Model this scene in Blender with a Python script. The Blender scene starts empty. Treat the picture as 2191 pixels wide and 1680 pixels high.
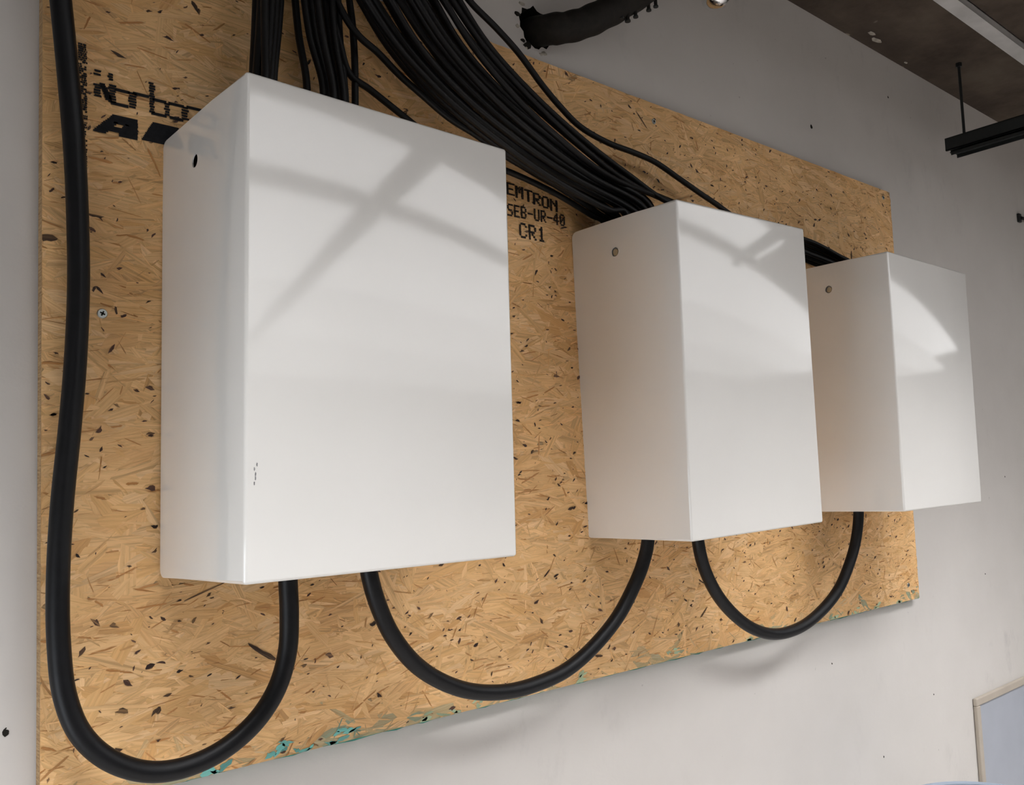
import bpy, bmesh, math, random
import numpy as np
from mathutils import Vector, Matrix

# ------------------------------------------------------------------ camera, world, light, exposure
SC = bpy.context.scene
COL = SC.collection
W, H = 2191.0, 1680.0
F = 1926.5205
PITCH, ROLL, YAW = 1.6514, -0.0415, -0.7348
CAM = Vector((-0.28803, -1.27485, 0.38231))
PPX, PPY = 72.05, 36.69
RM = Matrix.Rotation(YAW, 3, 'Z') @ Matrix.Rotation(PITCH, 3, 'X') @ Matrix.Rotation(ROLL, 3, 'Z')

cam_data = bpy.data.cameras.new('camera')
cam_data.sensor_fit = 'HORIZONTAL'
cam_data.sensor_width = 36.0
cam_data.lens = F / W * 36.0
cam_data.shift_x = -PPX / W
cam_data.shift_y = PPY / W
cam_data.clip_start = 0.02
cam = bpy.data.objects.new('camera', cam_data)
cam.matrix_world = Matrix.Translation(CAM) @ RM.to_4x4()
COL.objects.link(cam)
SC.camera = cam

world = bpy.data.worlds.new('world')
world.use_nodes = True
world.node_tree.nodes['Background'].inputs[0].default_value = (0.86, 0.93, 1.0, 1)
world.node_tree.nodes['Background'].inputs[1].default_value = 3.8
SC.world = world
SC.view_settings.view_transform = 'Standard'
SC.view_settings.look = 'None'
SC.view_settings.gamma = 1.0
SC.view_settings.use_curve_mapping = False
SC.view_settings.exposure = 0.08
ZL = 1.555                       # height of the hanging ceiling lights
KEY = 27.5                        # louvred downlight in each fixture of the row nearest the wall: watts per square metre
LAMP = 1.35                      # radiance of the ceiling light diffusers
LAMP_COL = (0.97, 0.98, 1.0)

# ------------------------------------------------------------------ helpers
rng = random.Random(7)
nr = np.random.default_rng(11)


def ray(px, py):
    return (RM @ Vector(((px - W / 2 - PPX) / F, -(py - H / 2 - PPY) / F, -1.0))).normalized()


def at(px, py, Y):
    d = ray(px, py)
    return CAM + d * ((Y - CAM.y) / d.y)


def new_obj(name, mesh, material=None, parent=None):
    o = bpy.data.objects.new(name, mesh)
    if material is not None:
        mesh.materials.append(material)
    COL.objects.link(o)
    if parent is not None:
        o.parent = parent
    return o


def from_bm(name, bm, material=None, parent=None, smooth=None):
    me = bpy.data.meshes.new(name)
    bmesh.ops.recalc_face_normals(bm, faces=bm.faces)
    bm.to_mesh(me)
    bm.free()
    if smooth is not None:
        me.polygons.foreach_set('use_smooth', [True] * len(me.polygons))
        me.set_sharp_from_angle(angle=math.radians(smooth))
    return new_obj(name, me, material, parent)


def tag(o, label=None, cat=None, group=None, kind=None):
    if label: o['label'] = label
    if cat: o['category'] = cat
    if group: o['group'] = group
    if kind: o['kind'] = kind
    return o


def empty(name, loc=(0, 0, 0), rot=None):
    o = bpy.data.objects.new(name, None)
    o.location = loc
    if rot is not None:
        o.rotation_euler = rot
    o.empty_display_size = 0.05
    COL.objects.link(o)
    return o


def add_box(bm, x0, x1, y0, y1, z0, z1):
    v = [bm.verts.new((x, y, z)) for x in (x0, x1) for y in (y0, y1) for z in (z0, z1)]
    for f in ((0, 1, 3, 2), (4, 6, 7, 5), (0, 4, 5, 1), (2, 3, 7, 6), (0, 2, 6, 4), (1, 5, 7, 3)):
        bm.faces.new([v[i] for i in f])
    return v


def bev(bm, w=0.002, seg=2):
    bmesh.ops.bevel(bm, geom=list(bm.edges), offset=w, segments=seg, affect='EDGES', profile=0.5)


def catmull(pts, sub=8):
    P = [Vector(p) for p in pts]
    P = [P[0] * 2 - P[1]] + P + [P[-1] * 2 - P[-2]]
    out = []
    for i in range(1, len(P) - 2):
        a, b, c, d = P[i - 1], P[i], P[i + 1], P[i + 2]
        # centripetal
        t0 = 0.0
        t1 = t0 + max(1e-5, (b - a).length) ** 0.5
        t2 = t1 + max(1e-5, (c - b).length) ** 0.5
        t3 = t2 + max(1e-5, (d - c).length) ** 0.5
        for k in range(sub):
            t = t1 + (t2 - t1) * k / sub
            A1 = a * ((t1 - t) / (t1 - t0)) + b * ((t - t0) / (t1 - t0))
            A2 = b * ((t2 - t) / (t2 - t1)) + c * ((t - t1) / (t2 - t1))
            A3 = c * ((t3 - t) / (t3 - t2)) + d * ((t - t2) / (t3 - t2))
            B1 = A1 * ((t2 - t) / (t2 - t0)) + A2 * ((t - t0) / (t2 - t0))
            B2 = A2 * ((t3 - t) / (t3 - t1)) + A3 * ((t - t1) / (t3 - t1))
            out.append(B1 * ((t2 - t) / (t2 - t1)) + B2 * ((t - t1) / (t2 - t1)))
    out.append(P[-2])
    return out


def tube(name, pts, r, material, parent=None, n=10, sub=8, caps=True, rfun=None):
    C = catmull(pts, sub)
    bm = bmesh.new()
    T = (C[1] - C[0]).normalized()
    N = T.orthogonal().normalized()
    rings = []
    for i, p in enumerate(C):
        t = (C[min(i + 1, len(C) - 1)] - C[max(i - 1, 0)]).normalized()
        N = (N - t * N.dot(t)).normalized()
        B = t.cross(N)
        rr = r if rfun is None else rfun(i / (len(C) - 1)) * r
        rings.append([bm.verts.new(p + (N * math.cos(a) + B * math.sin(a)) * rr)
                      for a in [2 * math.pi * k / n for k in range(n)]])
    for a, b in zip(rings[:-1], rings[1:]):
        for k in range(n):
            bm.faces.new((a[k], a[(k + 1) % n], b[(k + 1) % n], b[k]))
    if caps:
        bm.faces.new(rings[0])
        bm.faces.new(rings[-1])
    return from_bm(name, bm, material, parent, smooth=50)


def lathe(name, prof, material, parent=None, n=32, loc=(0, 0, 0), close=False, smooth=40):
    """prof: (radius, z) pairs revolved about Z"""
    bm = bmesh.new()
    rings = []
    for r, z in prof:
        if r < 1e-6:
            rings.append([bm.verts.new((loc[0], loc[1], loc[2] + z))])
        else:
            rings.append([bm.verts.new((loc[0] + r * math.cos(2 * math.pi * k / n), loc[1] + r * math.sin(2 * math.pi * k / n), loc[2] + z)) for k in range(n)])
    for a, b in zip(rings[:-1], rings[1:]):
        for k in range(n):
            k2 = (k + 1) % n
            if len(a) == 1 and len(b) == 1: continue
            if len(a) == 1: bm.faces.new((a[0], b[k2], b[k]))
            elif len(b) == 1: bm.faces.new((a[k], a[k2], b[0]))
            else: bm.faces.new((a[k], a[k2], b[k2], b[k]))
    return from_bm(name, bm, material, parent, smooth=smooth)


# ------------------------------------------------------------------ materials
class NT:
    def __init__(self, name):
        self.m = bpy.data.materials.new(name)
        self.m.use_nodes = True
        self.t = self.m.node_tree
        self.b = self.t.nodes['Principled BSDF']

    def n(self, typ, **kw):
        nd = self.t.nodes.new(typ)
        for k, v in kw.items():
            if k in nd.inputs.keys():
                nd.inputs[k].default_value = v
            else:
                setattr(nd, k, v)
        return nd

    def l(self, a, b):
        self.t.links.new(a, b)

    def ramp(self, fac, stops, interp='LINEAR'):
        r = self.t.nodes.new('ShaderNodeValToRGB')
        r.color_ramp.interpolation = interp
        els = r.color_ramp.elements
        while len(els) < len(stops): els.new(0.5)
        for e, (p, c) in zip(els, stops):
            e.position = p
            e.color = c if len(c) == 4 else (*c, 1)
        self.l(fac, r.inputs[0])
        return r.outputs[0]

    def mix(self, fac, a, b, mode='MIX'):
        x = self.t.nodes.new('ShaderNodeMix')
        x.data_type = 'RGBA'
        x.blend_type = mode
        for s, v in ((0, fac), (6, a), (7, b)):
            if hasattr(v, 'links') or hasattr(v, 'is_linked'): self.l(v, x.inputs[s])
            elif s == 0: x.inputs[0].default_value = v
            else: x.inputs[s].default_value = (*v, 1)
        return x.outputs[2]

    def bump(self, h, strength, dist):
        b = self.t.nodes.new('ShaderNodeBump')
        b.inputs['Strength'].default_value = strength
        b.inputs['Distance'].default_value = dist
        self.l(h, b.inputs['Height'])
        self.l(b.outputs[0], self.b.inputs['Normal'])

    def obj(self, scale=(1, 1, 1)):
        tc = self.t.nodes.new('ShaderNodeTexCoord')
        mp = self.t.nodes.new('ShaderNodeMapping')
        mp.inputs['Scale'].default_value = scale
        self.l(tc.outputs['Object'], mp.inputs[0])
        return mp.outputs[0]

    def noise(self, vec, scale, detail=4, rough=0.55):
        nd = self.n('ShaderNodeTexNoise')
        nd.inputs['Scale'].default_value = scale
        nd.inputs['Detail'].default_value = detail
        nd.inputs['Roughness'].default_value = rough
        self.l(vec, nd.inputs['Vector'])
        return nd.outputs[0]

    def base(self, c):
        if isinstance(c, tuple): self.b.inputs['Base Color'].default_value = (*c, 1)
        else: self.l(c, self.b.inputs['Base Color'])

    def set(self, rough=0.5, metal=0.0, spec=0.5, ior=1.5):
        self.b.inputs['Roughness'].default_value = rough
        self.b.inputs['Metallic'].default_value = metal
        self.b.inputs['Specular IOR Level'].default_value = spec
        self.b.inputs['IOR'].default_value = ior
        return self.m


def simple(name, col, rough=0.5, metal=0.0, spec=0.5, var=0.12, scale=30.0):
    k = NT(name)
    v = k.noise(k.obj(), scale, 4)
    lo = tuple(c * (1 - var) for c in col)
    hi = tuple(min(1, c * (1 + var)) for c in col)
    k.base(k.ramp(v, [(0.3, lo), (0.7, hi)]))
    return k.set(rough, metal, spec)


def m_wall():
    k = NT('painted_plaster')
    v = k.obj()
    n1 = k.noise(v, 2.2, 5, 0.6)
    c = k.ramp(n1, [(0.3, (0.60, 0.566, 0.532)), (0.7, (0.655, 0.62, 0.585))])
    n2 = k.noise(k.obj((1.0, 1.0, 0.55)), 14.0, 6, 0.7)          # scuffs and grey smudges
    n3 = k.noise(v, 1.7, 2, 0.5)
    m = k.n('ShaderNodeMath', operation='MULTIPLY')
    k.l(k.ramp(n2, [(0.56, (0, 0, 0)), (0.74, (1, 1, 1))]), m.inputs[0])
    k.l(k.ramp(n3, [(0.45, (0, 0, 0)), (0.65, (1, 1, 1))]), m.inputs[1])
    mm = k.n('ShaderNodeMath', operation='MULTIPLY')
    k.l(m.outputs[0], mm.inputs[0]); mm.inputs[1].default_value = 0.45
    c = k.mix(mm.outputs[0], c, (0.44, 0.415, 0.40))
    n4 = k.noise(v, 55.0, 2, 0.5)                                # small dark specks
    c = k.mix(k.ramp(n4, [(0.76, (0, 0, 0)), (0.80, (0.5, 0.5, 0.5))]), c, (0.22, 0.2, 0.19))
    k.base(c)
    k.bump(k.noise(v, 120.0, 3), 0.06, 0.004)
    return k.set(0.55, 0, 0.3)


def m_concrete():
    k = NT('stained_concrete')
    v = k.obj()
    n1 = k.noise(v, 3.5, 7, 0.65)
    n2 = k.noise(k.obj((1, 2.5, 1)), 1.6, 4, 0.6)
    c = k.ramp(n1, [(0.3, (0.042, 0.030, 0.023)), (0.52, (0.088, 0.068, 0.052)), (0.75, (0.125, 0.10, 0.076))])
    c = k.mix(k.ramp(n2, [(0.5, (0, 0, 0)), (0.66, (0.8, 0.8, 0.8))]), c, (0.06, 0.045, 0.036))
    n3 = k.noise(v, 9.0, 2, 0.4)
    c = k.mix(k.ramp(n3, [(0.72, (0, 0, 0)), (0.74, (0.7, 0.7, 0.7))]), c, (0.36, 0.31, 0.24))
    k.base(c)
    k.bump(k.noise(v, 22.0, 5), 0.35, 0.01)
    return k.set(0.85, 0, 0.2)


def m_cover():
    k = NT('cream_powder_coat')
    v = k.obj()
    n1 = k.noise(v, 5.0, 3)
    c = k.ramp(n1, [(0.3, (0.81, 0.79, 0.755)), (0.7, (0.835, 0.815, 0.78))])
    n2 = k.noise(k.obj((1, 1, 0.5)), 22.0, 4, 0.7)
    c = k.mix(k.ramp(n2, [(0.71, (0, 0, 0)), (0.82, (0.22, 0.22, 0.22))]), c, (0.30, 0.29, 0.28))
    k.base(c)
    k.bump(k.noise(v, 65.0, 2, 0.4), 0.03, 0.0015)
    m = k.set(0.085, 0, 0.95, 1.58)
    return m


def m_osb():
    k = NT('wood_strand')
    at_ = k.n('ShaderNodeVertexColor', layer_name='Col')
    uv = k.n('ShaderNodeUVMap', uv_map='UVMap')

    def uvn(sx, sy, off, detail, rough):
        mp = k.n('ShaderNodeMapping'); mp.inputs['Scale'].default_value = (sx, sy, 1.0); mp.inputs['Location'].default_value = (off, off * 1.7, 0)
        k.l(uv.outputs[0], mp.inputs[0])
        return k.noise(mp.outputs[0], 1.0, detail, rough)
    g1 = uvn(9.0, 330.0, 0, 3, 0.6)          # fine fibre grain
    g2 = uvn(7.0, 210.0, 5, 3, 0.55)         # late-wood lines
    g3 = uvn(24.0, 110.0, 11, 4, 0.65)       # short brown streaks
    lo = k.noise(k.obj(), 7.0, 5, 0.6)       # drifting tone
    c = k.mix(1.0, at_.outputs[0], k.ramp(g1, [(0.25, (0.85, 0.79, 0.71)), (0.5, (1, 1, 1)), (0.75, (1.10, 1.10, 1.09))]), 'MULTIPLY')
    m1 = k.n('ShaderNodeMath', operation='MULTIPLY')
    k.l(k.ramp(g2, [(0.47, (0, 0, 0)), (0.61, (0.66, 0.66, 0.66))]), m1.inputs[0]); k.l(at_.outputs[1], m1.inputs[1])
    c = k.mix(m1.outputs[0], c, (0.44, 0.25, 0.105))
    c = k.mix(k.ramp(g3, [(0.61, (0, 0, 0)), (0.77, (0.5, 0.5, 0.5))]), c, (0.26, 0.12, 0.045))
    c = k.mix(1.0, c, k.ramp(lo, [(0.3, (0.88, 0.83, 0.75)), (0.5, (1, 1, 1)), (0.7, (1.08, 1.07, 1.05))]), 'MULTIPLY')
    k.base(c)
    h = k.n('ShaderNodeMath', operation='ADD')
    k.l(g1, h.inputs[0]); k.l(g3, h.inputs[1])
    k.bump(h.outputs[0], 0.55, 0.0016)
    return k.set(0.55, 0, 0.35)


def m_core():
    k = NT('board_core')
    v = k.obj((3, 3, 30))
    n1 = k.noise(v, 14.0, 5, 0.7)
    c = k.ramp(n1, [(0.3, (0.24, 0.13, 0.06)), (0.55, (0.50, 0.33, 0.17)), (0.75, (0.64, 0.46, 0.27))])
    k.base(c)
    k.bump(n1, 0.5, 0.002)
    return k.set(0.8, 0, 0.2)


def m_paint():
    k = NT('teal_edge_seal')
    n1 = k.noise(k.obj(), 30.0, 5, 0.7)
    k.base(k.ramp(n1, [(0.35, (0.03, 0.16, 0.13)), (0.6, (0.08, 0.33, 0.27)), (0.8, (0.45, 0.38, 0.24))]))
    return k.set(0.7, 0, 0.2)


def m_rubber(name, c, rough):
    k = NT(name)
    n1 = k.noise(k.obj(), 60.0, 4, 0.7)
    k.base(k.ramp(n1, [(0.35, c), (0.8, tuple(x * 1.9 for x in c))]))
    k.bump(k.noise(k.obj(), 300.0, 2), 0.05, 0.001)
    return k.set(rough, 0, 0.28)


def m_emit(name, col, s):
    k = NT(name)
    v = k.noise(k.obj(), 3.0, 1)
    e = k.ramp(v, [(0, tuple(x * 0.98 for x in col)), (1, col)])
    k.l(e, k.b.inputs['Emission Color'])
    k.b.inputs['Emission Strength'].default_value = s
    k.base((0.8, 0.8, 0.8))
    return k.set(0.6)


M = dict(
    wall=m_wall(), concrete=m_concrete(), cover=m_cover(), osb=m_osb(), core=m_core(), teal=m_paint(),
    room=simple('matte_room_paint', (0.30, 0.28, 0.26), 0.7, var=0.05, scale=3),
    floor=simple('grey_floor', (0.42, 0.39, 0.365), 0.6, var=0.15, scale=8),
    ink=simple('printing_ink', (0.012, 0.012, 0.014), 0.7, spec=0.2, var=0.3, scale=200),
    cable=m_rubber('black_cable_jacket', (0.0035, 0.0032, 0.0033), 0.5),
    power=m_rubber('black_power_cable', (0.0035, 0.0036, 0.0045), 0.42),
    sleeve=m_rubber('dusty_black_sleeve', (0.013, 0.011, 0.009), 0.75),
    strut=simple('black_steel', (0.010, 0.012, 0.012), 0.5, metal=0.0, var=0.2),
    zinc=simple('zinc_steel', (0.55, 0.58, 0.56), 0.35, metal=0.9, var=0.12, scale=60),
    galv=simple('galvanised_strip', (0.60, 0.59, 0.58), 0.55, metal=0.35, var=0.12, scale=12),
    chrome=simple('chrome', (0.75, 0.75, 0.75), 0.12, metal=1.0, var=0.03),
    scuff=simple('grey_scuff', (0.20, 0.20, 0.20), 0.6, var=0.5, scale=300),
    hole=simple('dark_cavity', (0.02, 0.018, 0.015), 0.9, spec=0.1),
    plaster=simple('broken_plaster', (0.42, 0.38, 0.32), 0.9, var=0.3, scale=60),
    panel=simple('pale_blue_panel', (0.40, 0.42, 0.47), 0.45, var=0.04, scale=6),
    trim=simple('cream_trim', (0.47, 0.41, 0.34), 0.5, var=0.06, scale=10),
    bin=simple('blue_plastic', (0.26, 0.30, 0.36), 0.3, var=0.06, scale=10),
    lamp_frame=simple('lamp_frame', (0.75, 0.75, 0.75), 0.4, var=0.03),
    lamp=m_emit('lamp_diffuser', LAMP_COL, LAMP), added_lamp_2=m_emit('added_second_row_diffuser', LAMP_COL, LAMP * .72), added_lamp_3=m_emit('added_last_row_diffuser', LAMP_COL, LAMP * .42), added_lamp_dim=m_emit('added_downlight_diffuser', LAMP_COL, 0.3),  # weaker ones: added rows that fade the reflection, and an added downlight
)

# ------------------------------------------------------------------ the room
X0, X1, Y0, YW, Z0, ZC = -1.1, 11.5, -8.8, 0.021, -1.10, 1.683

# back wall with the broken hole for the sleeved cable bundle
HC = at(1147, 60, YW)
bm = bmesh.new()
outer = [bm.verts.new((x, YW, z)) for x, z in ((X0, Z0), (X1, Z0), (X1, ZC + 0.05), (X0, ZC + 0.05))]
hr = random.Random(3)
holepts = []
for k in range(26):
    a = 2 * math.pi * k / 26
    r = 0.041 * (1 + hr.uniform(-0.10, 0.16))
    holepts.append((HC.x + r * 1.02 * math.cos(a), HC.z + r * math.sin(a)))
inner = [bm.verts.new((x, YW, z)) for x, z in holepts]
es = [bm.edges.new((outer[i], outer[(i + 1) % 4])) for i in range(4)]
es += [bm.edges.new((inner[i], inner[(i + 1) % 26])) for i in range(26)]
bmesh.ops.triangle_fill(bm, edges=es, use_beauty=True)
back = [bm.verts.new((v.co.x, YW + 0.10, v.co.z)) for v in outer]
for i in range(4):
    j = (i + 1) % 4
    bm.faces.new((outer[i], outer[j], back[j], back[i]))
wall = tag(from_bm('wall_back', bm, M['wall']), 'cream painted plaster wall behind the strand board', kind='structure')
bm = bmesh.new()
r0 = [bm.verts.new((x, YW, z)) for x, z in holepts]
r1 = [bm.verts.new((HC.x + (x - HC.x) * 0.96, YW + 0.09, HC.z + (z - HC.z) * 0.96)) for x, z in holepts]
for i in range(26):
    bm.faces.new((r0[i], r0[(i + 1) % 26], r1[(i + 1) % 26], r1[i]))
bm.faces.new(r1)
from_bm('hole_lining', bm, M['hole'], wall)
# crumbled plaster lips around the hole
for k in range(11):
    a = hr.uniform(0, 2 * math.pi) if k > 5 else hr.choice([2.1, 2.4, 4.2, 4.6, 5.0, 3.3]) + hr.uniform(-.2, .2)
    r = 0.044 + hr.uniform(-0.002, 0.012)
    s = hr.uniform(0.004, 0.009)
    bm = bmesh.new()
    bmesh.ops.create_icosphere(bm, subdivisions=1, radius=s)
    for v in bm.verts:
        v.co = Vector((v.co.x * hr.uniform(.8, 1.7), v.co.y * 0.35, v.co.z * hr.uniform(.5, 1.0)))
        v.co += Vector((HC.x + r * math.cos(a), YW - 0.0005, HC.z + r * math.sin(a)))
    from_bm('plaster_crumb', bm, M['plaster'] if k % 3 else M['hole'], wall)
# nail holes and dents in the wall
for (px, py, s) in ((1736, 271, 5.2), (1900, 208, 3.0), (13, 1567, 4.0), (1891, 1619, 2.4), (1998, 1486, 2.6), (2150, 1020, 2.6), (2108, 1228, 2.2), (1780, 1420, 2.2)):
    c = at(px, py, YW)
    bm = bmesh.new()
    bmesh.ops.create_circle(bm, cap_ends=True, radius=s * 0.001, segments=9)
    for v in bm.verts:
        v.co = Vector((c.x + v.co.x * hr.uniform(.7, 1.2), YW - 0.0006, c.z + v.co.y * hr.uniform(.8, 1.5)))
    bmesh.ops.extrude_face_region(bm, geom=list(bm.faces))
    for v in list(bm.verts)[9:]:
        v.co.y += 0.0012
    from_bm('nail_hole', bm, M['hole'], wall)

for nm, b, mt, lb in (('floor', (X0, X1, Y0, YW + .1, Z0 - .05, Z0), 'floor', 'dark grey floor'),
                      ('ceiling', (X0, X1, Y0, YW + .1, ZC, ZC + .05), 'concrete', 'stained brown concrete ceiling slab'),
                      ('wall_right', (X1, X1 + .05, Y0, YW + .1, Z0, ZC), 'room', 'pale side wall on the right'),
                      ('wall_front', (X0, X1, Y0 - .05, Y0, Z0, ZC), 'room', 'pale wall behind the viewer')):
    bm = bmesh.new()
    add_box(bm, *b)
    tag(from_bm(nm, bm, M[mt]), lb, kind='structure')

ceil_o = bpy.data.objects['ceiling']
for (px, py, sx, sy) in ((1866, 72, .022, .010), (1875, 86, .034, .010), (1938, 134, .012, .006)):
    d_ = ray(px, py); c = CAM + d_ * ((ZC - .002 - CAM.z) / d_.z)
    bm = bmesh.new()
    bmesh.ops.create_icosphere(bm, subdivisions=1, radius=1.0)
    for v in bm.verts: v.co = Vector((c.x + v.co.x * sx * hr.uniform(.6, 1.1), c.y + v.co.y * sy * hr.uniform(.6, 1.1), c.z + v.co.z * .002))
    from_bm('paint_chip', bm, M['plaster'], ceil_o)

# left wall (outside the picture) with an opening added to brighten the box sides and lower left
WY0, WY1, WZ0, WZ1 = -1.15, -0.20, -1.00, 0.15
bm = bmesh.new()
for b in ((X0 - .1, X0, Y0, WY0, Z0, ZC), (X0 - .1, X0, WY1, YW + .1, Z0, ZC), (X0 - .1, X0, WY0, WY1, Z0, WZ0), (X0 - .1, X0, WY0, WY1, WZ1, ZC)):
    add_box(bm, *b)
tag(from_bm('wall_left', bm, M['room']), 'pale side wall on the left with an added window opening', kind='structure')
win = tag(empty('added_window_1', (X0 - .05, (WY0 + WY1) / 2, WZ0)), 'added unseen window in the left side wall', kind='structure')  # made up to let in side light; never in view
wy, wz = (WY1 - WY0) / 2, WZ1 - WZ0
for b in ((-.03, .03, -wy, -wy + .04, 0, wz), (-.03, .03, wy - .04, wy, 0, wz), (-.03, .03, -wy, wy, 0, .04), (-.03, .03, -wy, wy, wz - .04, wz), (-.025, .025, -.015, .015, 0, wz)):
    bm = bmesh.new(); add_box(bm, *b)
    from_bm('added_window_frame', bm, M['lamp_frame'], win)
pl = bpy.data.lights.new('added_window_portal', 'AREA')
pl.shape = 'RECTANGLE'; pl.size = wz; pl.size_y = 2 * wy; pl.cycles.is_portal = True
po = bpy.data.objects.new('added_window_portal', pl)
po.location = (X0 - .09, (WY0 + WY1) / 2, (WZ0 + WZ1) / 2)
po.rotation_euler = (0, -math.pi / 2, 0)
COL.objects.link(po)

# ceiling light panels (above and behind the viewer; first four show as bright patches with a dark cross in the glossy covers, the rest are added)
def light_panel(x0, x1, y0, y1, label, key, spread, dmat):
    z = ZL
    t = empty('ceiling_light', ((x0 + x1) / 2, (y0 + y1) / 2, z))
    tag(t, label, 'ceiling light', 'large ceiling light panels over the aisle')
    hx, hy = (x1 - x0) / 2, (y1 - y0) / 2
    bm = bmesh.new()
    e = 0.012
    for b in ((-hx, hx, -hy, -hy + e, 0, .06), (-hx, hx, hy - e, hy, 0, .06), (-hx, -hx + e, -hy, hy, 0, .06), (hx - e, hx, -hy, hy, 0, .06), (-hx, hx, -hy, hy, .05, .065)):
        add_box(bm, *b)
    from_bm('frame', bm, M['lamp_frame'], t)
    bm = bmesh.new()
    add_box(bm, -hx + e, hx - e, -hy + e, hy - e, .004, .012)
    from_bm('diffuser', bm, M[dmat], t)
    if key:
        al = bpy.data.lights.new('louvre_light', 'AREA')
        al.shape = 'RECTANGLE'; al.size = 2 * hx - .04; al.size_y = 2 * hy - .04
        al.energy = KEY * key * al.size * al.size_y
        al.spread = math.radians(spread)
        al.color = LAMP_COL
        ao = bpy.data.objects.new('louvre_light', al); COL.objects.link(ao)
        ao.parent = t; ao.location = (0, 0, .002)
    for sx in (-1, 1):
        for sy in (-1, 1):
            bm = bmesh.new()
            bmesh.ops.create_cone(bm, cap_ends=True, radius1=.004, radius2=.004, depth=ZC - z - .06, segments=8)
            bmesh.ops.translate(bm, verts=bm.verts, vec=(sx * (hx - .1), sy * (hy - .1), (ZC - z + .06) / 2))
            from_bm('hanger', bm, M['zinc'], t)
    return t


for xa, xb, ya, yb, lb, key, sp, dm in ((0.35, 1.17, -1.61, -1.15, 'short one nearest the board', 1.25, 106, 'lamp'), (1.335, 3.2, -1.61, -1.15, 'long one nearest the board', 1.95, 105, 'lamp'),
                                       (0.35, 1.17, -3.2, -1.77, 'square one behind the viewer', 0, 0, 'lamp'), (1.335, 8.5, -3.2, -1.77, 'large one right of the viewer', 0, 0, 'lamp'),
                                       (0.35, 1.17, -5.2, -3.201, 'left one in the added, dimmed second row', 0, 0, 'added_lamp_2'), (1.335, 10.5, -5.2, -3.201, 'right one in the added, dimmed second row', 0, 0, 'added_lamp_2'),  # rows added and dimmed so the cover reflections fade out
                                       (0.35, 1.17, -8.4, -5.201, 'left one in the added, dimmest last row', 0, 0, 'added_lamp_3'), (1.335, 10.5, -8.4, -5.201, 'right one in the added, dimmest last row', 0, 0, 'added_lamp_3'),
                                       (-0.80, 0.20, -1.50, -0.85, 'added narrow-beam one at the far left', 1.5, 92, 'added_lamp_dim')):  # this one is added to light the lower left, out of view
    light_panel(xa, xb, ya, yb, 'white ceiling light panel, ' + lb, key, sp, dm)

# ------------------------------------------------------------------ strand board
BX, BZ = 2.3143, 1.2203
board = empty('strand_board', (0, 0, 0))
tag(board, 'large oriented strand board panel screwed to the wall behind the boxes', 'board')
bm = bmesh.new()
add_box(bm, 0, BX, 0.0, 0.018, 0.0, BZ)
from_bm('board_core', bm, M['core'], board)
bm = bmesh.new()
NS = 90
# ragged sealed bottom edge
top = [bm.verts.new((BX * i / NS, 0.001, 0.0005)) for i in range(NS + 1)]
bot = [bm.verts.new((BX * i / NS, 0.002, -0.001 - 0.004 * rng.random())) for i in range(NS + 1)]
bk = [bm.verts.new((BX * i / NS, 0.018, -0.001 - 0.002 * rng.random())) for i in range(NS + 1)]
for i in range(NS):
    bm.faces.new((top[i], top[i + 1], bot[i + 1], bot[i]))
    bm.faces.new((bot[i], bot[i + 1], bk[i + 1], bk[i]))
    bm.faces.new((bk[i], bk[i + 1], top[i + 1], top[i]))
from_bm('sealed_edge', bm, M['teal'], board)
bm = bmesh.new()
add_box(bm, BX, BX + 0.0015, 0.0008, 0.018, 0.0, BZ)
from_bm('sealed_edge', bm, M['teal'], board)


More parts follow.
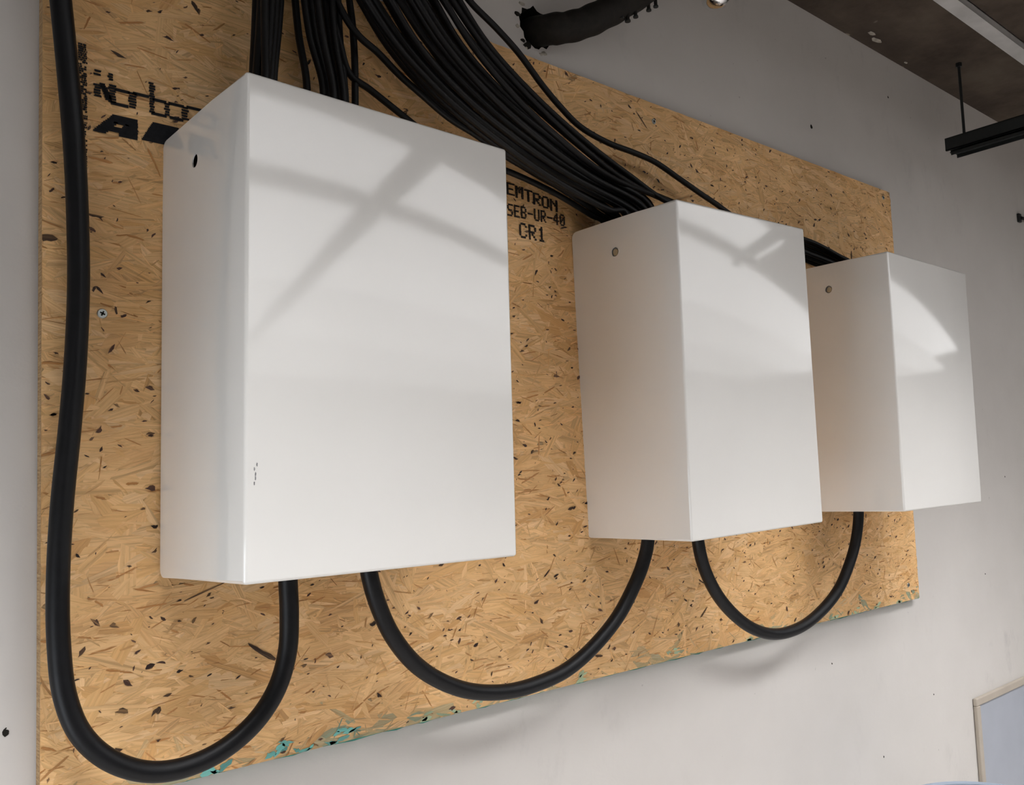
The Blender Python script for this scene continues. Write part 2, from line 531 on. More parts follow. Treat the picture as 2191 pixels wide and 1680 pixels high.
def make_strands():
    verts, faces, cols, uvs = [], [], [], []
    pal = np.array([[0.80, 0.585, 0.345], [0.74, 0.520, 0.285], [0.67, 0.445, 0.215], [0.84, 0.650, 0.430], [0.56, 0.325, 0.130], [0.77, 0.545, 0.295], [0.70, 0.470, 0.255]])
    pw = np.array([.28, .25, .11, .13, .03, .14, .06])

    def noise2(x, z):
        return math.sin(x * 31 + 1.3 * math.sin(z * 47)) * math.sin(x * 13.7 + 2.1) + 0.5 * math.sin(x * 83 + 4)

    def put(cx, cz, L, Wd, ang, y, col, ragged=0.34, npt=7, tilt=True, gl=None):
        ca, sa = math.cos(ang), math.sin(ang)
        base = len(verts)
        top_, bot_ = [], []
        e0, e1 = nr.uniform(-.6, .6, 2) * Wd
        ts = np.linspace(-1, 1, npt)
        bow = nr.normal(0, .12) * Wd
        for t in ts:
            edge = 1.0 if abs(t) < .99 else nr.uniform(.15, .8)
            sh = (e1 if t > .99 else (e0 if t < -.99 else 0))
            b = bow * (1 - t * t)
            top_.append((t * L / 2 + sh + nr.normal(0, .03) * L, (edge * (1 + nr.normal(0, ragged * .5))) * Wd / 2 + b))
            bot_.append((t * L / 2 - sh + nr.normal(0, .03) * L, -(edge * (1 + nr.normal(0, ragged * .5))) * Wd / 2 + b))
        ring = top_ + bot_[::-1]
        tl = nr.uniform(-1, 1) * 0.00035 if tilt else 0
        tw = nr.uniform(-1, 1) * 0.00045 if tilt else 0
        uo, vo = nr.uniform(0, 50, 2)
        for (u, v) in ring:
            x = cx + u * ca - v * sa
            z = cz + u * sa + v * ca
            x = min(max(x, 0.0), BX)
            z = min(max(z, -0.0015), BZ)
            verts.append((x, y + tl * u / (L / 2) + tw * v / (Wd / 2), z))
            uvs.append((u + uo, v + vo))
        c = np.array(col)
        # sealing paint splashed onto the lowest strands
        if cz < 0.03 and tilt:
            f = max(0.0, noise2(cx, cz) - 0.10 + (0.016 - cz) * 30) * (1.0 if cz < .02 else .5)
            big = math.exp(-((cx - .42) / .030) ** 2 - ((cz - .016) / .014) ** 2)
            f = min(.8, max(f * .55, big))
            c = c * (1 - f) + np.array([0.05, 0.28, 0.25]) * f
        al = gl if gl is not None else float(nr.random() ** 1.3)
        for _ in ring: cols.append((c[0], c[1], c[2], al))
        faces.append(list(range(base, base + len(ring))))

    n1, n2, n3, nsp = 6000, 3300, 5200, 2600
    for i in range(n1 + n2 + n3):
        cx, cz = nr.uniform(-.01, BX + .01), nr.uniform(-.005, BZ + .005)
        if i < n1:
            L, Wd = float(np.clip(nr.lognormal(-2.25, .35), .05, .19)), nr.uniform(.014, .040)
            y = -0.0003 - 0.0004 * i / n1
        elif i < n1 + n2:
            L, Wd = float(np.clip(nr.lognormal(-2.6, .4), .03, .15)), nr.uniform(.008, .024)
            y = -0.0007 - 0.0004 * (i - n1) / n2
        else:
            L, Wd = float(np.clip(nr.lognormal(-3.7, .45), .008, .05)), nr.uniform(.0007, .0030)
            y = -0.0010 - 0.0005 * nr.random()
        q = nr.random()
        ang = nr.normal(0, .26) if q < .74 else (nr.normal(.9, .35) if q < .84 else (nr.normal(-.8, .35) if q < .95 else nr.uniform(-1.57, 1.57)))
        col = (pal[nr.choice(len(pal), p=pw)] * .62 + np.array([.745, .53, .295]) * .38) * nr.uniform(.93, 1.05) * np.array([1.15, 1.0, 0.82])
        if i >= n1 + n2:
            q = nr.random()
            col = col * (.62 if q < .35 else (1.06 if q < .7 else .85))
            col[1] *= .76 if q < .35 else .97; col[2] *= .55 if q < .35 else .93
        put(cx, cz, L, Wd, ang, y, col)
    for i in range(nsp):
        cx, cz = nr.uniform(0.004, BX - .004), nr.uniform(0.004, BZ - .004)
        big = nr.random() < .22
        L = nr.uniform(.006, .013) if big else nr.uniform(.0025, .008)
        Wd = L * nr.uniform(.28, .55) if big else L * nr.uniform(.22, .5)
        d = nr.uniform(.6, 2.2) if nr.random() < .7 else nr.uniform(2.5, 4.5)
        put(cx, cz, L, Wd, nr.normal(.25, .6), -0.00185, (0.022 * d * 1.25, 0.013 * d, 0.009 * d), .5, 4, False)
    # a few long dark splits
    for (px, py, L, Wd, ang) in ((1205, 488, .02, .003, .3), (1372, 258, .05, .0028, -.75), (1505, 1310, .03, .004, .7), (1280, 1403, .02, .004, -.2), (560, 1395, .05, .006, -.6), (450, 1260, .09, .002, .33), (205, 462, .02, .004, -.05), (416, 15, .018, .005, -1.0), (253, 118, .02, .004, -.3), (1821, 550, .03, .004, 1.5), (1500, 1244, .02, .003, -.5), (1168, 1228, .02, .003, .7), (1450, 1336, .008, .006, 1.2), (100, 510, .022, .009, .0), (245, 1615, .014, .009, .4), (260, 1522, .014, .007, -.2), (334, 1520, .012, .008, .9)):
        c = at(px, py, 0)
        put(c.x, c.z, L, Wd, ang, -0.0019, (0.05, 0.026, 0.014), .4, 5, False)
    # splashes of the edge sealing paint
    for (px, py, n_, sp) in ((742, 1566, 9, .011), (712, 1592, 6, .008), (602, 1606, 7, .014), (655, 1603, 4, .010), (905, 1537, 5, .010), (960, 1524, 7, .012), (1020, 1505, 5, .012), (1640, 1356, 6, .014), (1600, 1368, 4, .010),
                             (1780, 1326, 6, .014), (1830, 1311, 7, .016), (1880, 1300, 7, .016), (1925, 1290, 6, .014), (1440, 1400, 4, .014), (1240, 1448, 4, .014), (460, 1655, 4, .012)):
        c = at(px, py, 0)
        for _ in range(max(3, int(n_ * .6))):
            t_ = nr.uniform(.7, 1.25)
            put(c.x + nr.normal(0, sp * .8), max(.001, c.z + nr.normal(0, sp * .35)), nr.uniform(.008, .024), nr.uniform(.003, .009), nr.normal(.1, .3), -0.0017,
                (0.16 * t_, 0.46 * t_, 0.42 * t_) if py > 1550 else (0.42 * t_, 0.52 * t_, 0.34 * t_), .4, 6, False, .1)
    me = bpy.data.meshes.new('wood_strands')
    me.from_pydata(verts, [], faces)
    ca = me.color_attributes.new('Col', 'FLOAT_COLOR', 'POINT')
    ca.data.foreach_set('color', np.array(cols, dtype=np.float32).ravel())
    ul = me.uv_layers.new(name='UVMap')
    li = np.zeros(len(me.loops), dtype=np.int32)
    me.loops.foreach_get('vertex_index', li)
    ul.data.foreach_set('uv', np.array(uvs, dtype=np.float32)[li].ravel())
    # all faces towards the room (-Y)
    bm_ = bmesh.new(); bm_.from_mesh(me)
    for f in bm_.faces:
        f.normal_update()
        if f.normal.y > 0: f.normal_flip()
    bm_.to_mesh(me); bm_.free()
    o = new_obj('wood_strands', me, M['osb'], board)
    tag(o, 'pressed straw-coloured wood strands with dark bark flecks', kind='stuff')


make_strands()

# ---- printing on the board
FONT = {
    'A': '01110 10001 10001 11111 10001 10001 10001', 'B': '11110 10001 10001 11110 10001 10001 11110', 'C': '01110 10001 10000 10000 10000 10001 01110',
    'E': '11111 10000 10000 11110 10000 10000 11111', 'M': '10001 11011 10101 10101 10001 10001 10001', 'N': '10001 11001 10101 10011 10001 10001 10001',
    'O': '01110 10001 10001 10001 10001 10001 01110', 'R': '11110 10001 10001 11110 10100 10010 10001', 'S': '01111 10000 10000 01110 00001 00001 11110',
    'T': '11111 00100 00100 00100 00100 00100 00100', 'U': '10001 10001 10001 10001 10001 10001 01110', '-': '00000 00000 00000 11111 00000 00000 00000',
    '4': '00010 00110 01010 10010 11111 00010 00010', '0': '01110 10001 10011 10101 11001 10001 01110', '1': '00100 01100 00100 00100 00100 00100 01110', ' ': '00000 ' * 7,
}
YT = -0.0024
jr = random.Random(5)


def flat_poly(bm, pts):
    """thin print: polygon on the board face, pts in (x, z)"""
    f = bm.faces.new([bm.verts.new((x, YT, z)) for x, z in pts])
    r = bmesh.ops.extrude_face_region(bm, geom=[f])
    for v in r['geom']:
        if isinstance(v, bmesh.types.BMVert): v.co.y += 0.0003


def bar(bm, x0, x1, zc, t, slant=0.0):
    j = lambda: jr.uniform(-.25, .25) * t
    flat_poly(bm, [(x0 + j(), zc + t / 2), (x0 + j() - slant, zc - t / 2), (x1 + j() - slant, zc - t / 2), (x1 + j(), zc + t / 2)])


def print_text(s, x, z, cw, ch, gap=0.25, bold=1.0, drop=0.0, dz=0.0):
    """dot-matrix lettering made of short ink dashes; z is the top of the line"""
    bm = bmesh.new()
    cx = x
    for ch_ in s:
        rowsb = FONT[ch_].split()
        for r, row in enumerate(rowsb):
            for k in range(2):
                zz = z + dz * (cx - x) - (r + .25 + .5 * k) / 7 * ch
                c = 0
                while c < 5:
                    if row[c] == '1':
                        e = c
                        while e < 5 and row[e] == '1': e += 1
                        if jr.random() > drop:
                            bar(bm, cx + (c - .15 * bold) / 5 * cw, cx + (e + .15 * bold) / 5 * cw, zz, ch / 14 * .80)
                        c = e
                    else: c += 1
        cx += cw * (1 + gap)
    return from_bm('printed_lettering', bm, M['ink'], board)


print_text('EMTRON', 0.786, 0.952, 0.0185, 0.024, 0.2, 1.8, dz=-0.11)
print_text('SEB-UR-40', 0.786, 0.911, 0.0130, 0.024, 0.3, 1.7, dz=0.02)
print_text('CR1', 0.814, 0.879, 0.0185, 0.030, 0.28, 1.0, dz=0.0)

# large logo word: tall hollow letters drawn in ink dashes
bm = bmesh.new()


def vstroke(x, z0, z1, w=0.006, slant=0.0):
    w *= 1.2
    n = max(2, int((z1 - z0) / 0.0036))
    for i in range(n):
        zz = z0 + (z1 - z0) * (i + .5) / n
        if jr.random() > .04: bar(bm, x + slant * (zz - z0) - w / 2 + jr.uniform(-.001, .001), x + slant * (zz - z0) + w / 2 + jr.uniform(-.001, .001), zz, 0.0028)


def hstroke(x0, x1, z, t=0.0042):
    bar(bm, x0, x1, z, t)


zb, zx, za = 0.925, 0.9455, 0.968
vstroke(0.0665, zb, zx + .002, 0.0065); vstroke(0.0665, za - .010, za, 0.0075)       # N
for i in range(9):
    t = i / 8
    bar(bm, 0.0685 + .0085 * t, 0.0765 + .0085 * t, za - .020 - (za - zb - .024) * t, 0.0034)
vstroke(0.0855, zb, zx + .006, 0.0075); vstroke(0.0835, za - .012, za - .001, 0.005)
hstroke(0.089, 0.108, zx); hstroke(0.083, 0.106, zb)                                   # o, sharing its right side with the r
vstroke(0.1115, zb - .001, zx + .002, 0.0085); hstroke(0.112, 0.1345, zx + .001)       # r
vstroke(0.1378, zb - .001, za + .001, 0.0058)                                          # b
hstroke(0.139, 0.158, zx - .001); hstroke(0.137, 0.158, zb - .001)
vstroke(0.1588, zb, zx - .001, 0.0062)
hstroke(0.161, 0.182, zx - .001); hstroke(0.162, 0.182, zb - .001)                      # o
vstroke(0.1840, zb, zx, 0.0072); hstroke(0.186, 0.212, zx)                              # r
from_bm('printed_lettering', bm, M['ink'], board)
# big slanted block letters below it
bm = bmesh.new()
n = 12
for i in range(n):                     # A
    t = (i + .5) / n
    zz = 0.909 - 0.029 * t
    xl = 0.0865 - 0.027 * t
    if .30 < t < .62:
        bar(bm, xl, xl + .016, zz, .0026); bar(bm, xl + .024 + .004 * t, 0.1185, zz, .0026)
        if .30 < t < .38: bar(bm, xl + .01, xl + .03, zz, .0026)
    elif t >= .8:
        bar(bm, xl, xl + .017, zz, .0026); bar(bm, 0.094, 0.1185, zz, .0026)
    else:
        bar(bm, xl, 0.1185, zz, .0028)
for i in range(n):                     # slanted stem of the next letter, running under the box
    t = (i + .5) / n
    zz = 0.911 - 0.029 * t
    bar(bm, 0.139 - .016 * t, 0.175 - .010 * t, zz, .0026)
    bar(bm, 0.186 - .016 * t, 0.205 - .016 * t, zz, .0026)
from_bm('printed_lettering', bm, M['ink'], board)
# column of tiny turned print beside the thick cable
bm = bmesh.new()
zz = 0.997
while zz > 0.80:
    if jr.random() > .10:
        x = 0.0425
        while x < 0.0525:
            w = jr.uniform(.0012, .0045)
            if jr.random() > .16: bar(bm, x, min(x + w, .0535), zz, .0025)
            x += w + .0006
    zz -= 0.0031 if jr.random() > .08 else .006
from_bm('printed_lettering', bm, M['ink'], board)


def board_screw(px, py, r=0.0062):
    c = at(px, py, -0.002)
    bm = bmesh.new()
    bmesh.ops.create_cone(bm, cap_ends=True, radius1=r, radius2=r * .85, depth=.0014, segments=20)
    bmesh.ops.rotate(bm, verts=bm.verts, matrix=Matrix.Rotation(math.radians(90), 3, 'X'))
    bmesh.ops.translate(bm, verts=bm.verts, vec=(c.x, -.0024, c.z))
    s = from_bm('screw', bm, M['zinc'], board)
    s['label'] = 'small zinc countersunk screw'
    bm = bmesh.new()
    for k in (0, 1):
        b = bmesh.new(); add_box(b, -r * .5, r * .5, -.0004, .0004, -r * .14, r * .14)
        bmesh.ops.rotate(b, verts=b.verts, matrix=Matrix.Rotation(math.radians(25 + 90 * k), 3, 'Y'))
        bmesh.ops.translate(b, verts=b.verts, vec=(c.x, -.0032, c.z))
        me = bpy.data.meshes.new('t'); b.to_mesh(me); b.free(); bm.from_mesh(me); bpy.data.meshes.remove(me)
    from_bm('cross_recess', bm, M['hole'], s)


board_screw(219, 671, 0.0068)
board_screw(1399, 260, 0.0062)
board_screw(1890, 423, 0.0062)
board_screw(1944, 1252, 0.0062)

# ------------------------------------------------------------------ the three metal boxes
BH, BD = 0.60866, 0.27646
BOXES = [  # cx, cz, rot x, y, z, width, front corner corrections (TL, TR, BR, BL) in x, z
    (0.34990, 0.57641, -0.0179, 0.0198, 0.0044, 0.40446, ((.0025, .0005), (.0035, .0019), (-.0033, .0063), (-.0022, -.0002))),
    (1.15964, 0.57890, 0.0130, -0.0202, -0.0242, 0.40368, ((.0051, .0016), (-.0006, .0008), (.0005, .0029), (-.0052, .0018))),
    (1.92410, 0.58786, 0.0081, -0.0076, 0.0138, 0.43587, ((.0009, .0013), (.0032, .0011), (-.0019, .0002), (-.0001, .0018))),
]
BLAB = ('nearest and largest-looking cream metal box, cross-shaped ceiling reflection on its front',
        'middle cream metal box, mounted between the nearest box and the far one',
        'far cream metal box at the right end of the board, smallest-looking of three')


def box_matrix(b):
    cx, cz, ax, ay, az = b[:5]
    return Matrix.Translation((cx, 0, cz)) @ (Matrix.Rotation(az, 4, 'Z') @ Matrix.Rotation(ax, 4, 'X') @ Matrix.Rotation(ay, 4, 'Y'))


def make_box(i):
    b = BOXES[i]
    w = b[5]
    root = empty('metal_box')
    root.matrix_world = box_matrix(b)
    tag(root, BLAB[i], 'metal box', 'cream metal boxes on the strand board')
    hw, hh, rb = w / 2, BH / 2, 0.013
    yb = -0.004
    bm = bmesh.new()
    def side(sx):
        pts = [(-BD, hh), (-BD + .10, hh)]
        pts += [(yb - rb + rb * math.sin(a), hh - rb + rb * math.cos(a)) for a in [math.pi / 2 * k / 6 for k in range(7)]]
        pts += [(yb - rb + rb * math.cos(a), -hh + rb - rb * math.sin(a)) for a in [math.pi / 2 * k / 6 for k in range(7)]]
        pts += [(-.03, -hh), (-BD, -hh)]
        vs = [bm.verts.new((sx * hw, y, z)) for y, z in pts]
        bm.faces.new(vs if sx < 0 else vs[::-1])
        return vs
    l, r = side(-1), side(1)
    bm.faces.new((l[0], l[-1], r[-1], r[0]))               # front
    bm.faces.new((l[0], r[0], r[1], l[1]))                 # top flange
    bm.faces.new((l[-1], l[-2], r[-2], r[-1]))             # bottom
    bm.edges.ensure_lookup_table()
    sel = [e for e in bm.edges if len(e.link_faces) == 2]
    bmesh.ops.bevel(bm, geom=sel, offset=0.0045, segments=4, affect='EDGES', profile=0.5)
    bmesh.ops.recalc_face_normals(bm, faces=bm.faces)
    fr = max(bm.faces, key=lambda f: f.calc_area() if abs(f.normal.y) > .9 else 0)
    if fr.normal.y > 0:
        for f in bm.faces: f.normal_flip()
    me = bpy.data.meshes.new('cover')
    bm.to_mesh(me); bm.free()
    o = bpy.data.objects.new('cover_tmp', me); COL.objects.link(o)
    sm = o.modifiers.new('s', 'SOLIDIFY'); sm.thickness = 0.0018; sm.offset = -1
    cb = bmesh.new()
    bmesh.ops.create_cone(cb, cap_ends=True, radius1=.0092, radius2=.0092, depth=.03, segments=28)
    bmesh.ops.rotate(cb, verts=cb.verts, matrix=Matrix.Rotation(math.radians(90), 3, 'Y'))
    bmesh.ops.translate(cb, verts=cb.verts, vec=(-hw, -.120, .2415))
    cm = bpy.data.meshes.new('cut'); cb.to_mesh(cm); cb.free()
    co = bpy.data.objects.new('cut', cm); COL.objects.link(co)
    bo = o.modifiers.new('b', 'BOOLEAN'); bo.object = co; bo.operation = 'DIFFERENCE'; bo.solver = 'EXACT'
    bpy.context.view_layer.update()
    dg = bpy.context.evaluated_depsgraph_get()
    res = bpy.data.meshes.new_from_object(o.evaluated_get(dg))
    bpy.data.objects.remove(o); bpy.data.objects.remove(co); bpy.data.meshes.remove(cm)
    res.name = 'cover'
    cc = b[6]
    for v in res.vertices:
        u, t, k = (v.co.x + hw) / w, (v.co.z + hh) / BH, min(1, max(0, -v.co.y / BD))
        for a in (0, 1):
            dlt = cc[0][a] * (1 - u) * t + cc[1][a] * u * t + cc[2][a] * u * (1 - t) + cc[3][a] * (1 - u) * (1 - t)
            v.co[0 if a == 0 else 2] += dlt * k
    res.polygons.foreach_set('use_smooth', [True] * len(res.polygons))
    res.set_sharp_from_angle(angle=math.radians(28))
    res.materials.clear()
    c = new_obj('cover', res, M['cover'], root)
    # inner chassis plate behind the hinge screw, and back plate on the board
    bm = bmesh.new(); add_box(bm, -hw + .006, hw - .006, -.006, -.0035, -hh + .01, hh - .012); bev(bm, .0008, 1)
    from_bm('back_plate', bm, M['galv'], root)
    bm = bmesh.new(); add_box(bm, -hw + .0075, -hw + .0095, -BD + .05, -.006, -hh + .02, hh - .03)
    from_bm('inner_side_plate', bm, M['hole'] if i == 0 else M['galv'], root)  # near-black in the nearest box: shade inside its hole put into colour
    bm = bmesh.new()
    if i > 0:
        bmesh.ops.create_cone(bm, cap_ends=True, radius1=.0078, radius2=.0066, depth=.004, segments=20)
        bmesh.ops.rotate(bm, verts=bm.verts, matrix=Matrix.Rotation(math.radians(-90), 3, 'Y'))
        bmesh.ops.translate(bm, verts=bm.verts, vec=(-hw + .0055, -.120, .2415))
        s = from_bm('screw', bm, M['zinc'], root, smooth=30)
        s['label'] = 'grey screw head inside the round side hole'
    else:
        bm.free()
        bm = bmesh.new()                    # small black scuffs near the lower left front edge
        for k in range(5):
            zz = -.168 - k * .0055 + jr.uniform(-.001, .001)
            x = -hw + .0125 + jr.uniform(-.0015, .0015) - k * .0006
            vs = [bm.verts.new((x + math.cos(a) * .0009 * jr.uniform(.6, 1.3), -BD - .0002, zz + math.sin(a) * .0026 * jr.uniform(.6, 1.2))) for a in [2 * math.pi * q / 8 for q in range(8)]]
            bm.faces.new(vs)
        s = from_bm('scuff_mark', bm, M['scuff'], root)
        s['label'] = 'small black scuff near the lower corner'
    return root


for i in range(3):
    make_box(i)

# ------------------------------------------------------------------ thick power cables
def px_path(pts):
    return [at(x, y, Y) for x, y, Y in pts]


p = px_path([(118, -120, -.030), (130, 0, -.030), (143, 130, -.028), (160, 330, -.026), (167, 500, -.024), (168, 620, -.024), (161, 780, -.026), (149, 920, -.028),
             (132, 1090, -.032), (124, 1250, -.036), (126, 1380, -.040), (139, 1490, -.044), (172, 1570, -.048), (230, 1624, -.052), (310, 1651, -.056), (385, 1645, -.060),
             (470, 1609, -.064), (545, 1546, -.068), (592, 1474, -.070), (615, 1395, -.072), (619, 1315, -.074), (616, 1235, -.075)])
p = [p[0] + Vector((-.03, 0, .75)), p[0] + Vector((-.015, 0, .3))] + p + [p[-1] + Vector((0, 0, .10))]
o = tube('power_cable', p, 0.0134, M['power'], n=18, sub=8)
tag(o, 'thick black cable running down the left board edge and looping into the nearest box', 'cable')
p = px_path([(787, 1205, -.085), (794, 1245, -.085), (811, 1300, -.082), (838, 1358, -.078), (884, 1417, -.072), (938, 1455, -.068), (1007, 1479, -.065), (1085, 1480, -.065),
             (1150, 1463, -.065), (1210, 1435, -.066), (1264, 1390, -.068), (1319, 1324, -.070), (1352, 1264, -.072), (1376, 1205, -.075), (1387, 1150, -.075)])
p = [p[0] + Vector((0, 0, .09))] + p + [p[-1] + Vector((0, 0, .10))]
o = tube('power_cable', p, 0.0132, M['power'], n=18, sub=8)
tag(o, 'thick black cable hanging in a loop between the nearest and middle boxes', 'cable')
p = px_path([(1491, 1130, -.085), (1495, 1168, -.085), (1507, 1216, -.080), (1533, 1270, -.075), (1571, 1316, -.068), (1615, 1347, -.063), (1662, 1357, -.060), (1715, 1341, -.062),
             (1761, 1304, -.066), (1794, 1261, -.070), (1814, 1216, -.074), (1830, 1162, -.076), (1837, 1100, -.076)])
p = [p[0] + Vector((0, 0, .09))] + p + [p[-1] + Vector((0, 0, .10))]
o = tube('power_cable', p, 0.0132, M['power'], n=18, sub=8)
tag(o, 'thick black cable hanging in a loop between the middle and far boxes', 'cable')

# ------------------------------------------------------------------ thin black cables
cr = random.Random(21)
TOPX, TOPY = 0.30, -0.09


def feed(p0, d, k=0.0):
    """continue a cable from the top of the picture up to the ceiling"""
    d = d.normalized()
    if d.z < .3: d = Vector((d.x, d.y, .3)).normalized()
    a = p0 + d * .12
    top = Vector((p0.x + d.x * .28 + cr.uniform(-.01, .01), -.06 + cr.uniform(-.04, .02) + k, ZC + .004))
    mid = (a + top) / 2 + Vector((0, 0, .02))
    return [top, mid, a]


def thin(pts, label, group=None, r=0.0058, tail=None):
    P = px_path(pts)
    P = feed(P[0], P[0] - P[1]) + P
    if tail: P += tail(P[-1])
    o = tube('thin_cable', P, r, M['cable'], n=9, sub=6)
    return tag(o, label, 'cable', group)


down = lambda p: [p + Vector((0.004, 0, -.07)), p + Vector((0.004, .0, -.16))]
def into_middle(p):
    x = max(p.x + .03, 1.0)
    return [Vector((x, min(p.y, -.03), .905)), Vector((x + .02, min(p.y, -.03), .83)), Vector((x + .022, min(p.y, -.03), .76))]


ORD = ['first from the left', 'second from the left', 'third from the left', 'fourth from the left', 'fifth from the left', 'sixth from the left', 'seventh from the left',
       'eighth from the left', 'ninth from the left', 'tenth from the left', 'eleventh from the left', 'twelfth from the left', 'thirteenth from the left', 'fourteenth from the left',
       'fifteenth from the left', 'sixteenth from the left']
# left bunch dropping into the nearest box
for k, (xa, xb, Y) in enumerate(((549, 541, -.05), (560, 549, -.085), (571, 560, -.06), (582, 570, -.095), (592, 579, -.07), (602, 586, -.05), (566, 568, -.11))):
    thin([(xa, -25, Y), ((xa * .6 + xb * .4), 60, Y - .002), (xb, 160, Y - .006), (xb - 1, 205, Y - .006)],
         'thin cable %s in the leftmost bunch above the nearest box' % ORD[(0, 1, 3, 4, 5, 6, 2)[k]], 'left bunch of thin cables', tail=down)
# second bunch
for k, (xa, xm, xb, ye, Y) in enumerate(((629, 640, 655, 205, -.05), (648, 664, 690, 215, -.075), (662, 676, 701, 220, -.055), (676, 691, 712, 225, -.09), (692, 706, 723, 225, -.06),
                                         (708, 716, 734, 230, -.08), (722, 727, 738, 232, -.05))):
    thin([(xa, -25, Y), (xm, 80, Y), (xb, ye - 40, Y), (xb + 3, ye + 20, Y)],
         'thin cable %s in the second bunch above the nearest box' % ORD[k], 'second bunch of thin cables', tail=down)
thin([(744, -25, -.045), (754, 50, -.045), (759, 130, -.045), (760, 210, -.045), (760, 245, -.045)], 'single thin black cable dropping vertically right of the second bunch', tail=down)
thin([(700, -25, -.060), (728, 95, -.058), (748, 158, -.05), (792, 192, -.045), (850, 238, -.042), (910, 285, -.04), (980, 330, -.04), (1090, 368, -.04), (1190, 415, -.036), (1268, 462, -.034)],
     'thin black cable dipping lowest behind the top edge of the nearest box', tail=into_middle)
thin([(708, -25, -.075), (738, 35, -.075), (768, 77, -.075), (808, 112, -.07), (852, 158, -.065), (905, 205, -.06), (960, 252, -.055), (1020, 290, -.05), (1085, 336, -.05), (1175, 388, -.045), (1280, 456, -.04)],
     'thin black cable crossing over the vertical cable, lowest of the fan', tail=into_middle)

# the fan sweeping over to the middle box
UP = [(972, -25), (1047, 95), (1146, 207), (1252, 303), (1350, 377), (1428, 424)]
LO = [(752, -25), (830, 100), (925, 208), (1030, 296), (1150, 378), (1292, 452)]


def fan_pt(j, t):
    return (LO[j][0] + (UP[j][0] - LO[j][0]) * t, LO[j][1] + (UP[j][1] - LO[j][1]) * t)


NF = 22
GF = 'fan of thin cables sweeping to the middle box'
drifts = [cr.uniform(-.055, .055) for _ in range(NF)]
fan_t = [min(1, max(0, (k + .3) / (NF - .4) + (-.04 if k in (4, 9) else drifts[k] * math.sin(k)))) for k in range(NF)]
order = sorted(range(NF - 6), key=lambda k: fan_t[k])
fan_rank = {k: i for i, k in enumerate(order)}
for k in range(NF):
    t = (k + .3) / (NF - .4)
    Y = -.035 - .085 * ((k * 7) % 5) / 4 - .01 * cr.random()
    pts = []
    tt = t
    drift = drifts[k]
    for j in range(6):
        q = min(1, max(0, tt + drift * math.sin(j * .9 + k)))
        if k in (4, 9): q = min(1, max(0, tt + .02 * (j - 2)))
        x, y = fan_pt(j, q)
        yy = Y if j < 4 else Y * .75 - .01
        pts.append((x, y, yy))
    to_far = k >= NF - 6 and k < NF
    if to_far:
        e = k - (NF - 6)
        Ye = -.035 - .012 * (e % 3)
        pts = pts[:5]
        pts += [(1430, 428 + e * 1.0, -.045 - .01 * (e % 3)), (1560, 470 + (5 - e) * 3, -.045 - .01 * (e % 3)), (1660, 496 + (5 - e) * 6, Ye), (1735, 517 + (5 - e) * 9, Ye), (1790, 545 + (5 - e) * 7, Ye), (1828, 570 + (5 - e) * 5, Ye)]
        thin(pts, 'thin cable %s of those passing behind the middle box' % ORD[e], 'thin cables reaching the far box',
             tail=lambda p: [p + Vector((.012, 0, -.04)), p + Vector((.015, 0, -.14))])
    else:
        thin(pts, 'thin fan cable %s along the top edge, sweeping to the middle box' % ORD[fan_rank[k]], GF,
             tail=into_middle)
# the loose one running apart from the fan
thin([(985, -25, -.05), (1010, 8, -.05), (1060, 58, -.048), (1110, 114, -.046), (1160, 182, -.044), (1200, 230, -.042), (1240, 270, -.040), (1300, 305, -.040), (1360, 328, -.040), (1402, 347, -.040),
      (1450, 380, -.042), (1500, 415, -.044), (1545, 446, -.046), (1580, 478, -.046)], 'loose thin black cable bowed apart from the fan, above the middle box', r=0.0062,
     tail=lambda p: [p + Vector((.01, 0, -.05)), p + Vector((.012, 0, -.13))])

# ------------------------------------------------------------------ sleeved bundle through the wall hole
p = [Vector((HC.x + .004, YW + .085, HC.z)), Vector((HC.x + .006, YW + .03, HC.z))] + px_path([(1178, 63, -.012), (1212, 59, -.03), (1250, 49, -.045), (1290, 31, -.06), (1332, 8, -.07), (1380, -22, -.08), (1440, -62, -.09)])
root = empty('sleeved_cable', HC)
tag(root, 'thick dusty black sleeved cable bundle bending out of the broken wall hole', 'cable bundle')
tb = tube('sleeve', [q - HC for q in p] + [p[-1] - HC + Vector((.12, -.05, .10)), p[-1] - HC + Vector((.20, -.06, .28))], 0.0305, M['sleeve'], root, n=20, sub=8, rfun=lambda t: 1 + .03 * math.sin(t * 60))
for (px, py, s) in ((1343, 42, 1.0), (1360, 33, .9), (1388, 19, .9), (1403, 11, .9), (1330, 36, .8)):
    c = at(px, py, -.085) - HC
    bm = bmesh.new()
    bmesh.ops.create_cone(bm, cap_ends=True, radius1=.0042 * s, radius2=.0042 * s, depth=.020, segments=12)
    bmesh.ops.translate(bm, verts=bm.verts, vec=c + Vector((0, 0, .006)))
    q = from_bm('tie_stud', bm, M['sleeve'], root, smooth=40)
    bm = bmesh.new()
    bmesh.ops.create_cone(bm, cap_ends=True, radius1=.0062 * s, radius2=.0062 * s, depth=.003, segments=12)
    bmesh.ops.translate(bm, verts=bm.verts, vec=c + Vector((0, 0, -.003)))
    from_bm('stud_head', bm, M['strut'], q, smooth=40)

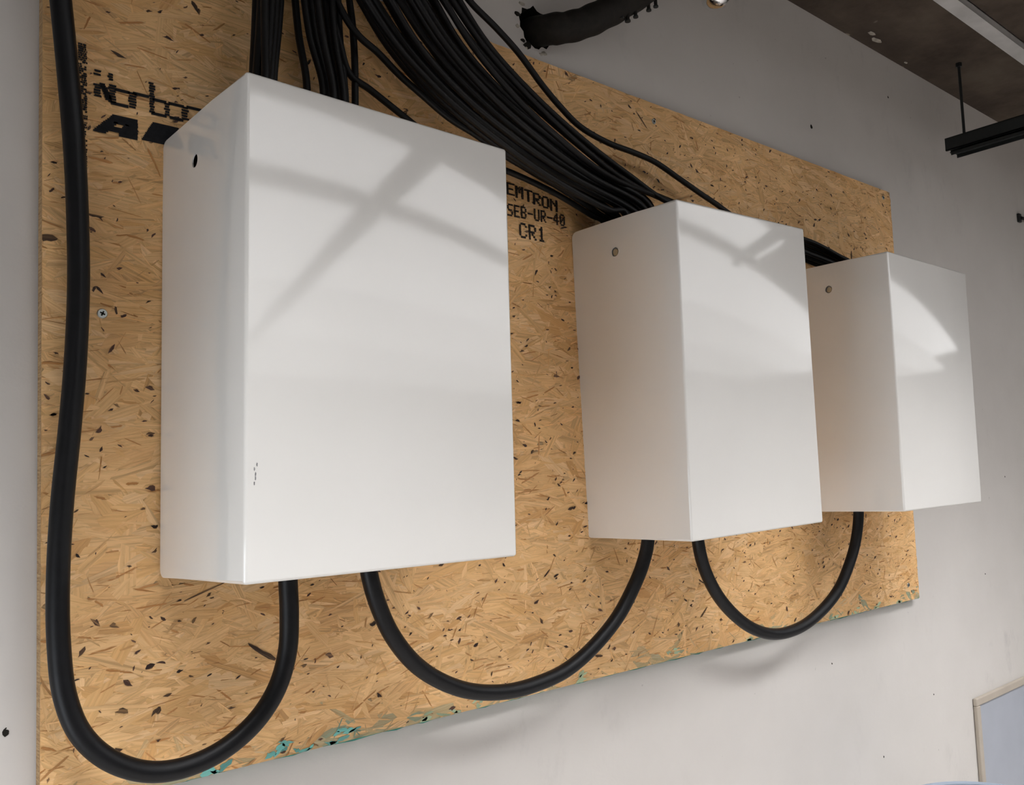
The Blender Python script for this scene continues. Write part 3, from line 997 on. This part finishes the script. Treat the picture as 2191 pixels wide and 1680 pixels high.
# ------------------------------------------------------------------ ceiling hardware
# chrome-rimmed sprinkler hanging from the ceiling, only its bottom in view
c = at(1532, 17, -.20)
root = empty('sprinkler_head', (c.x, c.y, c.z))
tag(root, 'round chrome-rimmed sprinkler head at the top edge of the picture', 'sprinkler')
lathe('cup', [(.0, .0), (.012, .001), (.022, .006), (.028, .014), (.031, .026), (.031, .05), (.029, .05), (.026, .02), (.0, .012)], M['chrome'], root, n=36)
lathe('drop_pipe', [(.0, .02), (.011, .02), (.011, ZC - c.z), (.0, ZC - c.z)], M['galv'], root, n=20)

# galvanised strip along the ceiling
bm = bmesh.new()
ys, zs = -0.275, ZC
for b in ((1.2, 4.6, ys - .022, ys + .022, zs - .003, zs), (1.2, 4.6, ys - .022, ys - .019, zs - .022, zs), (1.2, 4.6, ys + .019, ys + .022, zs - .022, zs), (1.2, 4.6, ys - .022, ys + .022, zs - .024, zs - .021)):
    add_box(bm, *b)
o = from_bm('ceiling_channel', bm, M['galv'])
tag(o, 'pale grey metal channel fixed along the brown concrete ceiling', 'metal channel')

# black strut hung on a rod, pointing away from the wall
E0 = at(2027, 300, -.05)
root = empty('hanging_strut', E0)
tag(root, 'black steel strut rail hung by a threaded rod under the ceiling', 'strut rail')
bm = bmesh.new()
s = .0205
Lg = 1.5
for b in ((-s, s, -Lg, 0, -.0025, 0), (-s, -s + .0025, -Lg, 0, -.041, 0), (s - .0025, s, -Lg, 0, -.041, 0), (-s, -s + .009, -Lg, 0, -.041, -.0385), (s - .009, s, -Lg, 0, -.041, -.0385)):
    add_box(bm, *b)
from_bm('channel', bm, M['strut'], root)
bm = bmesh.new()
for b in ((-s + .004, s + .010, -Lg, -.015, -.0480, -.0455), (s + .0075, s + .010, -Lg, -.015, -.0585, -.0455), (-s + .004, -s + .0065, -Lg, -.015, -.0585, -.0455)):
    add_box(bm, *b)
from_bm('lower_rail', bm, M['strut'], root)
rd = at(2073, 262, -.09) - E0
rd = Vector((0.0, -.055, 0))
tube('threaded_rod', [(0, rd.y, -.01), (0, rd.y, .1), (0, rd.y, ZC - E0.z)], .0045, M['strut'], root, n=10, sub=2)
bm = bmesh.new()
bmesh.ops.create_cone(bm, cap_ends=True, radius1=.010, radius2=.010, depth=.012, segments=6)
bmesh.ops.translate(bm, verts=bm.verts, vec=(0, rd.y, ZC - E0.z - .006))
from_bm('anchor_nut', bm, M['strut'], root)

# small wall clip with a dark cable stub at the right edge
c = at(2178, 470, YW)
root = empty('wall_clip', c)
tag(root, 'small dark cable clip high on the wall at the right edge', 'cable clip')
bm = bmesh.new(); add_box(bm, -.010, .012, -.010, 0, -.012, .022); bev(bm, .002, 2)
from_bm('clip_body', bm, M['strut'], root)
tube('cable_stub', [(.0, -.012, .004), (.10, -.014, .006), (.45, -.014, .0), (1.2, -.014, .0)], .006, M['cable'], root, n=10, sub=4)

# framed pale panel low on the wall
c = at(2080, 1495, YW)
root = empty('wall_panel', (c.x, YW, c.z))
tag(root, 'pale blue-grey panel with cream trim low on the wall at right', 'wall panel')
wd, ht = 0.86, 0.66
bm = bmesh.new(); add_box(bm, .018, wd - .018, -.008, -.001, -ht + .018, -.022)
from_bm('panel_sheet', bm, M['panel'], root)
for b in ((0, wd, -.014, -.001, -.024, 0), (0, wd, -.014, -.001, -ht, -ht + .024), (0, .026, -.014, -.001, -ht + .024, -.024), (wd - .026, wd, -.014, -.001, -ht + .024, -.024)):
    bm = bmesh.new(); add_box(bm, *b); bev(bm, .003, 2)
    from_bm('trim_strip', bm, M['trim'], root)

# blue round bin, only its rim reaches into the picture
q = at(2110, 1673, -.25)
d = Vector((q.x - CAM.x, q.y - CAM.y, 0)).normalized()
cb = q - d * .20
root = empty('round_bin', (cb.x, cb.y, Z0))
tag(root, 'round light blue bin whose rim shows at the lower right corner', 'bin')
hz = q.z - Z0
lathe('bin_body', [(.0, .0), (.155, .0), (.16, .01), (.192, hz - .01), (.188, hz - .012), (.157, .012), (.0, .012)], M['bin'], root, n=48)
lathe('bin_rim', [(.188, hz - .016), (.197, hz - .014), (.202, hz - .007), (.199, hz - .001), (.194, hz), (.188, hz - .004), (.186, hz - .012), (.188, hz - .016)], M['bin'], root, n=48)
